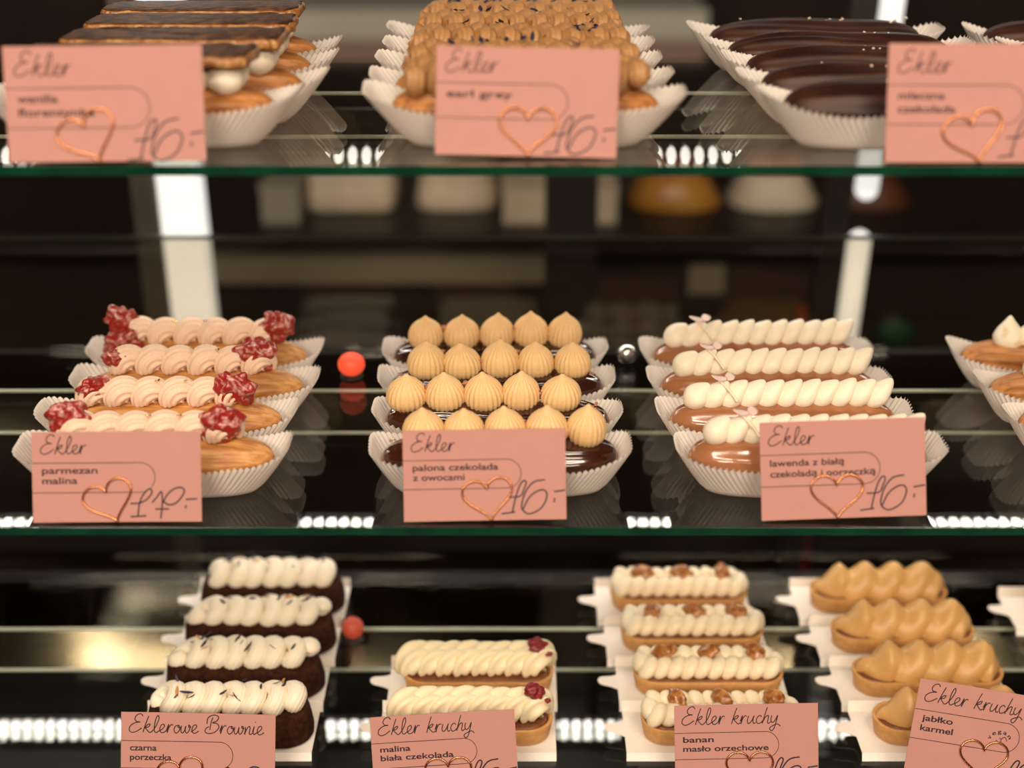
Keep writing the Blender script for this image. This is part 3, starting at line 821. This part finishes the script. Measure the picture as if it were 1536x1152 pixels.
def price_card(x, y, Z, wd, ht, lean, roll, title, tw, lines, strokes, poff, label, clip_label, hx=0.47, hroll=0, yaw=0, hsize=2.95, vegan=False, lift=0.0):
    # local frame: x right, y up the card, z out of the face towards the viewer
    R = Matrix.Rotation(math.radians(yaw), 4, 'Z') @ Matrix.Rotation(math.radians(90 - lean), 4, 'X')
    low = min(0, -math.sin(math.radians(-roll)) * wd / 2, math.sin(math.radians(-roll)) * wd / 2)
    drop = abs(math.sin(math.radians(roll))) * wd / 2
    t = thing('price_card', label, 'price card', W(x, y, Z + 0.06 + drop * math.cos(math.radians(lean)) + lift), group='pink price cards')
    t.matrix_world = Matrix.Translation(t.location) @ R @ Matrix.Rotation(math.radians(roll), 4, 'Z')
    rnd = random.Random(int(x * 13 + Z))
    bend = rnd.uniform(0.02, 0.07)
    def zc(px): return bend * ((px / (wd / 2)) ** 2) * 1.5
    n = 12; v = []; f = []
    for zz in (0.0, 0.035):
        for j in (0, 1):
            for i in range(n + 1):
                px = -wd / 2 + wd * i / n; v.append((px, ht * j, zc(px) + zz))
    k = n + 1
    for i in range(n):
        f += [(i, i + 1, k + i + 1, k + i), (2 * k + i, 2 * k + i + 1, 3 * k + i + 1, 3 * k + i), (i, i + 1, 2 * k + i + 1, 2 * k + i), (k + i, k + i + 1, 3 * k + i + 1, 3 * k + i)]
    f += [(0, k, 3 * k, 2 * k), (n, k + n, 3 * k + n, 2 * k + n)]
    build('card_sheet', v, f, M['pink'], t, smooth=False)
    face = 0.035 + 0.006
    def put(name, vf_list, m, dz=0.0):
        mb = MB()
        for vf in vf_list: mb.add(vf)
        mb.v = [(a, b, zc(a) + face + dz) for a, b, c in mb.v]
        return mb.build(name, m, t, smooth=False)
    X0 = -wd / 2
    k = wd / 9.3; q_ = ht / 5.6; kq = k * q_; hsize *= q_ ** 0.5
    put('title_lettering', [flat_line(spline(s, 6), 0.062 * k, 0) for s in script_strokes(title, X0 + 0.05 * wd, ht - 1.33 * kq, tw)], M['ink'])
    # pill outline
    yt = ht - 1.88 * kq; yb = ht - 3.68 * kq; xr = X0 + 0.725 * wd; r = (yt - yb) / 2
    pts = [(X0, yt), (X0 + 1, yt)] + [(xr - r + r * math.cos(a), (yt + yb) / 2 + r * math.sin(a)) for a in [PI / 2 - PI * q / 24 for q in range(25)]] + [(X0 + 1, yb), (X0, yb)]
    put('label_outline', [flat_line(pts, 0.04 * k, 0)], M['ink'])
    for li, (txt, lw) in enumerate(lines):
        vv, ff = font_mesh(txt, lw * k, 0.52 * k)
        base = ht - (2.52 + 0.62 * li) * kq if len(lines) > 1 else ht - 2.62 * kq
        put('flavour_lettering', [([(a + X0 + 0.058 * wd, b + base, c) for a, b, c in vv], ff)], M['ink'])
    if vegan:
        cx, cy, rr = X0 + 0.60 * wd, yb + 0.52 * k, 0.62 * k
        gl = []
        for q, ch in enumerate('vegan'):
            a = math.radians(158 - q * 29)
            vv, ff = font_mesh(ch, 0.24 * k, 0.36 * k)
            ca, sa = math.cos(a - PI / 2), math.sin(a - PI / 2)
            gl.append(([(cx + rr * math.cos(a) + (p[0] - .12 * k) * ca - p[1] * sa, cy + rr * math.sin(a) + (p[0] - .12 * k) * sa + p[1] * ca, 0) for p in vv], ff))
        gl.append(flat_line(spline([(cx + 0.1, cy - 0.1), (cx + 0.05, cy + 0.25), (cx + 0.28, cy + 0.42), (cx + 0.42, cy + 0.2)], 5), 0.05, 0))
        gl.append(flat_line([(cx - 0.25, cy + 0.12), (cx - 0.18, cy + 0.17)], 0.06, 0))
        gl.append(flat_line([(cx - 0.05, cy + 0.28), (cx + 0.02, cy + 0.33)], 0.06, 0))
        put('vegan_mark', gl, M['ink'])
    put('handwritten_price', [flat_line(spline([(X0 + p[0] * wd, ht - poff * kq - (p[1] - 0.295) * wd) for p in s], 6), 0.09 * k, 0) for s in strokes], M['pen'], 0.004)
    # heart clip
    hx_ = X0 + hx * wd
    c = thing('heart_clip', clip_label, 'card clip', W(0, 0, 0), group='copper heart wire clips')
    h2 = math.radians(hroll)
    def hp(p, s=1.0):
        a, b = p[0] * hsize * s, (p[1] + 0.53) * hsize * s * 0.92
        return (hx_ + a * math.cos(h2) - b * math.sin(h2), 0.02 + a * math.sin(h2) + b * math.cos(h2))
    lowest = min(hp(p)[1] for p in HEART)
    c.matrix_world = t.matrix_world.copy()
    path = [(*hp(p), face + 0.10 + zc(hp(p)[0])) for p in HEART]
    build('front_heart', *tube(path, 0.062, 8, closed=True), M['wire'], c)
    path = [(*hp(p, 0.72), -0.10) for p in HEART]
    build('back_heart', *tube(path, 0.055, 8, closed=True), M['wire'], c)
    b0 = hp(HEART[32])
    build('foot', *tube(spline([(b0[0], b0[1], face + 0.10), (b0[0], b0[1] - 0.02, 0.0), (b0[0], b0[1], -0.10)], 5), 0.055, 8), M['wire'], c)

price_card(-20.5, 0.5, ZT, 10.0, 5.75, 14, 0.6, 'Ekler', 2.9, [('wanilia', 1.9), ('florentynka', 3.6)], SIX, 3.3, 'pink price card reading Ekler 16, before the florentine eclairs', 'copper heart wire clip on the florentine eclair card', 0.46, 22)
price_card(0.7, 1.4, ZT, 9.3, 5.45, 14, -1.3, 'Ekler', 2.7, [('earl grey', 3.37)], SIX, 3.45, 'pink price card reading Ekler earl grey, before the braided cream eclairs', 'copper heart wire clip on the earl grey card', 0.51, 0)
price_card(23.7, 0.5, ZT, 9.6, 5.9, 14, 0.0, 'Ekler', 2.75, [('mleczna', 2.3), ('czekolada', 2.85)], FIFTEEN, 3.35, 'pink price card reading Ekler 15, before the chocolate eclairs', 'copper heart wire clip on the chocolate eclair card', 0.5, 14)
price_card(-22.2, 0.5, ZM, 9.5, 5.1, 20, 0.4, 'Ekler', 2.6, [('parmezan', 3.04), ('malina', 1.93)], SEVENTEEN, 3.3, 'pink price card reading Ekler parmezan malina, before the raspberry eclairs', 'copper heart wire clip on the parmezan malina card', 0.5, 20)
price_card(-1.5, 0.6, ZM, 9.15, 5.15, 20, 1.0, 'Ekler', 2.5, [('palona czekolada', 4.9), ('z owocami', 2.97)], SIX, 3.2, 'pink price card reading Ekler palona czekolada, before the dollop eclairs', 'copper heart wire clip on the palona czekolada card', 0.54, 8)
price_card(18.75, 0.75, ZM, 9.3, 5.55, 20, 2.0, 'Ekler', 2.65, [('lawenda z białą', 4.2), ('czekoladą i porzeczką', 5.95)], SIX, 3.25, 'pink price card reading Ekler lawenda, before the ivory cream eclairs', 'copper heart wire clip on the lawenda card', 0.46, 0)
price_card(-19.4, 0.8, ZB, 9.5, 5.2, 20, -1.2, 'Eklerowe Brownie', 8.3, [('czarna', 1.6), ('porzeczka', 2.5)], SEVENTEEN, 3.35, 'pink price card reading Eklerowe Brownie, before the brownie bars', 'copper heart wire clip on the brownie card', 0.42, 12)
price_card(-4.0, 0.7, ZB, 8.9, 5.15, 20, 3.4, 'Ekler kruchy', 5.9, [('malina', 1.95), ('biała czekolada', 4.7)], SIX, 3.45, 'pink price card reading Ekler kruchy malina, before the raspberry tarts', 'copper heart wire clip on the kruchy malina card', 0.52, 0)
price_card(14.6, 1.4, ZB, 8.9, 5.4, 20, 1.2, 'Ekler kruchy', 6.1, [('banan', 2.0), ('masło orzechowe', 5.55)], SIX, 3.65, 'pink price card reading Ekler kruchy banan, before the peanut tarts', 'copper heart wire clip on the kruchy banan card', 0.52, 0)
price_card(28.9, 1.6, ZB, 9.3, 5.7, 20, -9.5, 'Ekler kruchy', 6.2, [('jabłko', 1.95), ('karmel', 2.06)], SIX, 4.0, 'tilted pink price card reading Ekler kruchy, before the toffee tarts', 'copper heart wire clip on the tilted kruchy card', 0.52, 4, vegan=True)

tag(build('chrome_stud', *blob((0, 0, 0.75), 0.75, 0.75, 0.75, 24, 16), M['steel'], loc=W(8.2, 24.4, ZM)), 'small chrome ball stud on the middle glass shelf', 'stud')

# ------------------------------------------------------------------ behind the case
def atY(px, py, Y):
    f = 51 / 36 * 1536; th = math.radians(23)
    u = (px - 768) / f; v = (576 - py) / f
    dy, dz = math.cos(th) + v * math.sin(th), -math.sin(th) + v * math.cos(th)
    k = (Y + 71.75) / dy
    return u * k, dz * k
M['post_white'] = mat('lit_diffuser', (0.8, 0.8, 0.78), emit=(0.95, 0.95, 0.88), emit_s=0.85)
M['post_grey'] = mat('aluminium_channel', (0.10, 0.088, 0.07), rough=0.45, metal=0.3)
M['counter'] = mat('counter_laminate', (0.018, 0.013, 0.01), (0.026, 0.019, 0.014), rough=0.45)
M['pale'] = mat('pale_laminate', (0.30, 0.27, 0.21), (0.34, 0.30, 0.24), rough=0.6)

def post(pt, pb, wdt, Y, label, z_over, segs, rounded=False):
    (x0, y0), (x1, y1) = pt, pb
    a = atY(x0, y0, Y); b = atY(x1, y1, Y)
    def xat(z): return a[0] + (b[0] - a[0]) * (z - a[1]) / (b[1] - a[1])
    xt, xb = xat(z_over), xat(-140)
    t = thing('upright_lamp', label, 'lamp', W(xb, Y, -140), group='tall upright lamps behind the case')
    H = 140 + z_over
    def slant2(x_a, x_b, d0, d1, h0, h1):
        v = []
        for h in (h0, h1):
            o = (xt - xb) * h / H
            v += [(x_a + o, d0, h), (x_b + o, d0, h), (x_b + o, d1, h), (x_a + o, d1, h)]
        return v, [(0, 1, 2, 3), (4, 5, 6, 7), (0, 1, 5, 4), (1, 2, 6, 5), (2, 3, 7, 6), (3, 0, 4, 7)]
    for za_, zb_ in segs:
        if rounded:
            build('diffuser', *tube([(xat(z) - xb, 0, 140 + z) for z in (za_, (za_ + zb_) / 2, zb_)], wdt / 2, 20), M['post_white'], t)
            for z in (za_, zb_): build('end_cap', *blob((xat(z) - xb, 0, 140 + z), wdt / 2, wdt / 2, wdt / 2), M['post_white'], t)
        else:
            build('diffuser', *slant2(-wdt / 2, wdt / 2, -1.0, 1.5, 140 + za_, 140 + zb_), M['post_white'], t, smooth=False)
    build('channel', *slant2(-wdt / 2 - 2.6, -wdt / 2 - 0.3, -0.5, 2.5, 0, H), M['housing'] if rounded else M['post_grey'], t, smooth=False)
    build('foot', *box(-wdt / 2 - 3, wdt / 2 + 0.5, -3, 3, 0, 1.5), M['post_grey'], t, smooth=False)
zz = lambda py: atY(768, py, 60)[1]
post((268, 255), (295, 495), 3.9, 60, 'tall white lit upright lamp behind the raspberry eclairs', 40, [(-66, 40)])
post((1338, 10), (1268, 510), 2.2, 60, 'tall lit tube lamp, lower length standing for a door reflection, behind the ivory cream eclairs', 40, [(-66, zz(362)), (zz(283), 40)], True)  # lower tube is a reflection in the door glass, modelled as a glowing solid

# dark structural post in the middle
(xa, za) = atY(857, 265, 75)
t = tag(build('support_post', *box(-2.7, 2.7, -2, 2, -140, 60), M['housing'], loc=W(xa, 75, 0), smooth=False), 'black square support post behind the dollop eclairs', 'post')

# back counter with cakes
CT = -51.2
t = thing('back_counter', 'long dark back counter behind the display case', 'counter', W(0, 95, -140))
build('worktop', *box(-130, 130, -1, 45, 86.8, 88.8), M['counter'], t, smooth=False)
build('body', *box(-128, 128, 2, 44, 0, 86.8), M['counter'], t, smooth=False)
xl, z0 = atY(312, 430, 94); xr, z1 = atY(828, 385, 94)
tag(build('drawer_front', *box(xl, xr, 0.2, 1.9, z0 + 140, z1 + 140), M['pale'], t, smooth=False), 'pale drawer front')

def cake(px0, px1, py_top, Y, depth, cols, name, label, cat):
    x0, _ = atY(px0, 345, Y); x1, _ = atY(px1, 345, Y); _, zt = atY(768, py_top, Y)
    h = zt - CT; cx = (x0 + x1) / 2; hw = (x1 - x0) / 2
    t = thing(name, label, cat, W(cx, Y + depth / 2, CT), group='cakes on the back counter')
    return t, h, hw
M['sponge'] = mat('pale_sponge', (0.60, 0.50, 0.36), (0.66, 0.56, 0.42), rough=0.8, scale=0.6, bump=0.3)
M['icing'] = mat('cream_icing', (0.62, 0.54, 0.42), rough=0.6)
M['orange_cake'] = mat('orange_glaze', (0.48, 0.21, 0.03), (0.55, 0.27, 0.05), rough=0.3, scale=0.4)
M['pink_icing'] = mat('pink_icing', (0.55, 0.22, 0.17), rough=0.5)
M['dark_cake'] = mat('chocolate_cake', (0.09, 0.03, 0.014), (0.13, 0.045, 0.02), rough=0.5, scale=0.4)
def round_cake(px0, px1, py, Y, m_side, m_top, label, taper=0.0, name='layer_cake', sq=1.0):
    t, h, hw = cake(px0, px1, py, Y, 18, None, name, label, 'cake')
    tp = 1 - taper
    def prof(levels):
        def fn(u, v):
            q = v * (len(levels) - 1); i = min(int(q), len(levels) - 2); k = q - i
            r = levels[i][0] + (levels[i + 1][0] - levels[i][0]) * k; z = levels[i][1] + (levels[i + 1][1] - levels[i][1]) * k
            c, s_ = math.cos(2 * PI * u), math.sin(2 * PI * u)
            return (hw * r * math.copysign(abs(c) ** sq, c), min(hw, 9) * r * math.copysign(abs(s_) ** sq, s_), z)
        return grid(fn, 48, len(levels) - 1, cap=True)
    build('cake_body', *prof([(0.96, 0.05), (1.0, 0.5), (tp + 0.03, h * 0.72), (tp, h * 0.74)]), m_side, t)
    build('icing', *prof([(tp + 0.02, h * 0.745), (tp + 0.03, h * 0.8), (tp, h - 0.3), (tp * 0.9, h), (0.02, h + 0.05)]), m_top, t)
round_cake(452, 590, 270, 100, M['sponge'], M['icing'], 'pale iced loaf cake on the back counter, left of the dark post', 0.06, 'loaf_cake', 0.35)
round_cake(618, 748, 274, 100, M['sponge'], M['sponge'], 'pale sponge cake on the back counter, next to the dark post', 0.14, 'loaf_cake', 0.6)
round_cake(945, 1095, 262, 100, M['orange_cake'], M['pink_icing'], 'orange cake with pink top on the back counter', 0.42, 'layer_cake', 0.8)
round_cake(1102, 1245, 262, 100, M['icing'], M['pink_icing'], 'cream coloured cake with pink top on the back counter', 0.42, 'layer_cake', 0.8)
round_cake(1255, 1390, 272, 100, M['dark_cake'], M['dark_cake'], 'dark chocolate cake on the back counter', 0.42, 'layer_cake', 0.8)
for a, b, top, m, lab in ((755, 822, 285, 'sponge', 'beige box on the back counter beside the black post'), (888, 925, 285, 'sponge', 'narrow beige box on the back counter right of the black post'), (392, 448, 282, 'pale', 'low grey box on the back counter beside the upright lamp')):
    x0, _ = atY(a, 345, 98); x1, _ = atY(b, 345, 98); _, zt = atY(768, top, 98)
    t = thing('cardboard_box', lab, 'box', W((x0 + x1) / 2, 104, CT), group='boxes on the back counter')
    hw = (x1 - x0) / 2
    build('carton', *box(-hw, hw, -5, 5, 0, zt - CT - 0.4), M[m], t, smooth=False)
    build('lid', *box(-hw - 0.2, hw + 0.2, -5.2, 5.2, zt - CT - 0.4, zt - CT), M[m], t, smooth=False)

# lit shelf high on the wall behind
M['shelf_white'] = mat('white_wall_shelf', (0.55, 0.53, 0.46), rough=0.6)
M['shelf_pink'] = mat('dusty_pink_fascia', (0.30, 0.20, 0.17), rough=0.6)
xl, zt = atY(400, 15, 170); xr, zm = atY(1060, 60, 170); _, zl = atY(768, 96, 170)
t = thing('wall_cabinet', 'pale lit wall cabinet with pink lower fascia above the back counter', 'cabinet', W((xl + xr) / 2, 170, zl))
hw = (xr - xl) / 2
build('upper_door', *box(-hw, hw, 0, 150, zm - zl + 0.1, zt - zl), M['shelf_white'], t, smooth=False)
build('lower_fascia', *box(-hw, hw, 0.5, 150, 0, zm - zl), M['shelf_pink'], t, smooth=False)

# small lights on the counter front
M['red_glow'] = mat('red_indicator', (0.8, 0.05, 0.02), emit=(1.0, 0.12, 0.045), emit_s=0.5)
M['red_dim'] = mat('dim_red_indicator', (0.4, 0.05, 0.03), emit=(1.0, 0.16, 0.05), emit_s=0.12)
M['red_dark'] = mat('red_plastic', (0.35, 0.012, 0.008), rough=0.4)
M['green_glow'] = mat('green_indicator', (0.01, 0.07, 0.025), emit=(0.02, 0.35, 0.1), emit_s=0.02)
t = thing('indicator_lamp', 'small glowing red round lamp at the back of the middle glass shelf', 'indicator lamp', W(-11.2, 21.9, ZM), group='red indicator lamps')
build('bezel', *tube([(0, 0, 0), (0, 0, 0.12)], 0.8, 24), M['housing'], t)
build('lens', *blob((0, 0, 0.95), 0.95, 0.95, 0.85, 20, 12), M['red_glow'], t)
x, z = atY(490, 970, 29)
t = thing('indicator_lamp', 'small glowing red round lamp at the back of the lowest glass shelf', 'indicator lamp', W(-11.6, 18.6, ZB), group='red indicator lamps')
build('bezel', *tube([(0, 0, 0), (0, 0, 0.12)], 0.8, 24), M['housing'], t)
build('lens', *blob((0, 0, 0.95), 0.8, 0.8, 0.85, 20, 12), M['red_dim'], t)
x, z = atY(1222, 462, 90)
t = thing('red_bottle', 'dull red bottle standing behind the smoked door', 'bottle', W(x, 90, -140))
build('body', *tube([(0, 0, 0), (0, 0, z + 140)], 1.9, 20), M['red_dark'], t)
build('neck', *tube([(0, 0, z + 140), (0, 0, z + 143)], 1.0, 16), M['red_dark'], t)

x0, z0 = atY(1032, 440, 97); x1, z1 = atY(1088, 397, 97)
t = tag(build('paper_note', *box(-(x1 - x0) / 2, (x1 - x0) / 2, -0.15, -0.02, 0, z1 - z0), M['pale'], loc=W((x0 + x1) / 2, 97, z0), smooth=False), 'small pale paper note on the front of the back counter', 'note')
x, z = atY(1345, 500, 96)
t = thing('indicator_lamp', 'dim green round lamp on the front of the back counter', 'indicator lamp', W(x, 97, z), (PI / 2, 0, 0))
build('bezel', *tube([(0, 0, 0), (0, 0, 0.5)], 2.6, 24), M['housing'], t)
build('lens', *blob((0, 0, 0.6), 2.3, 1.6, 0.7, 20, 12), M['green_glow'], t)
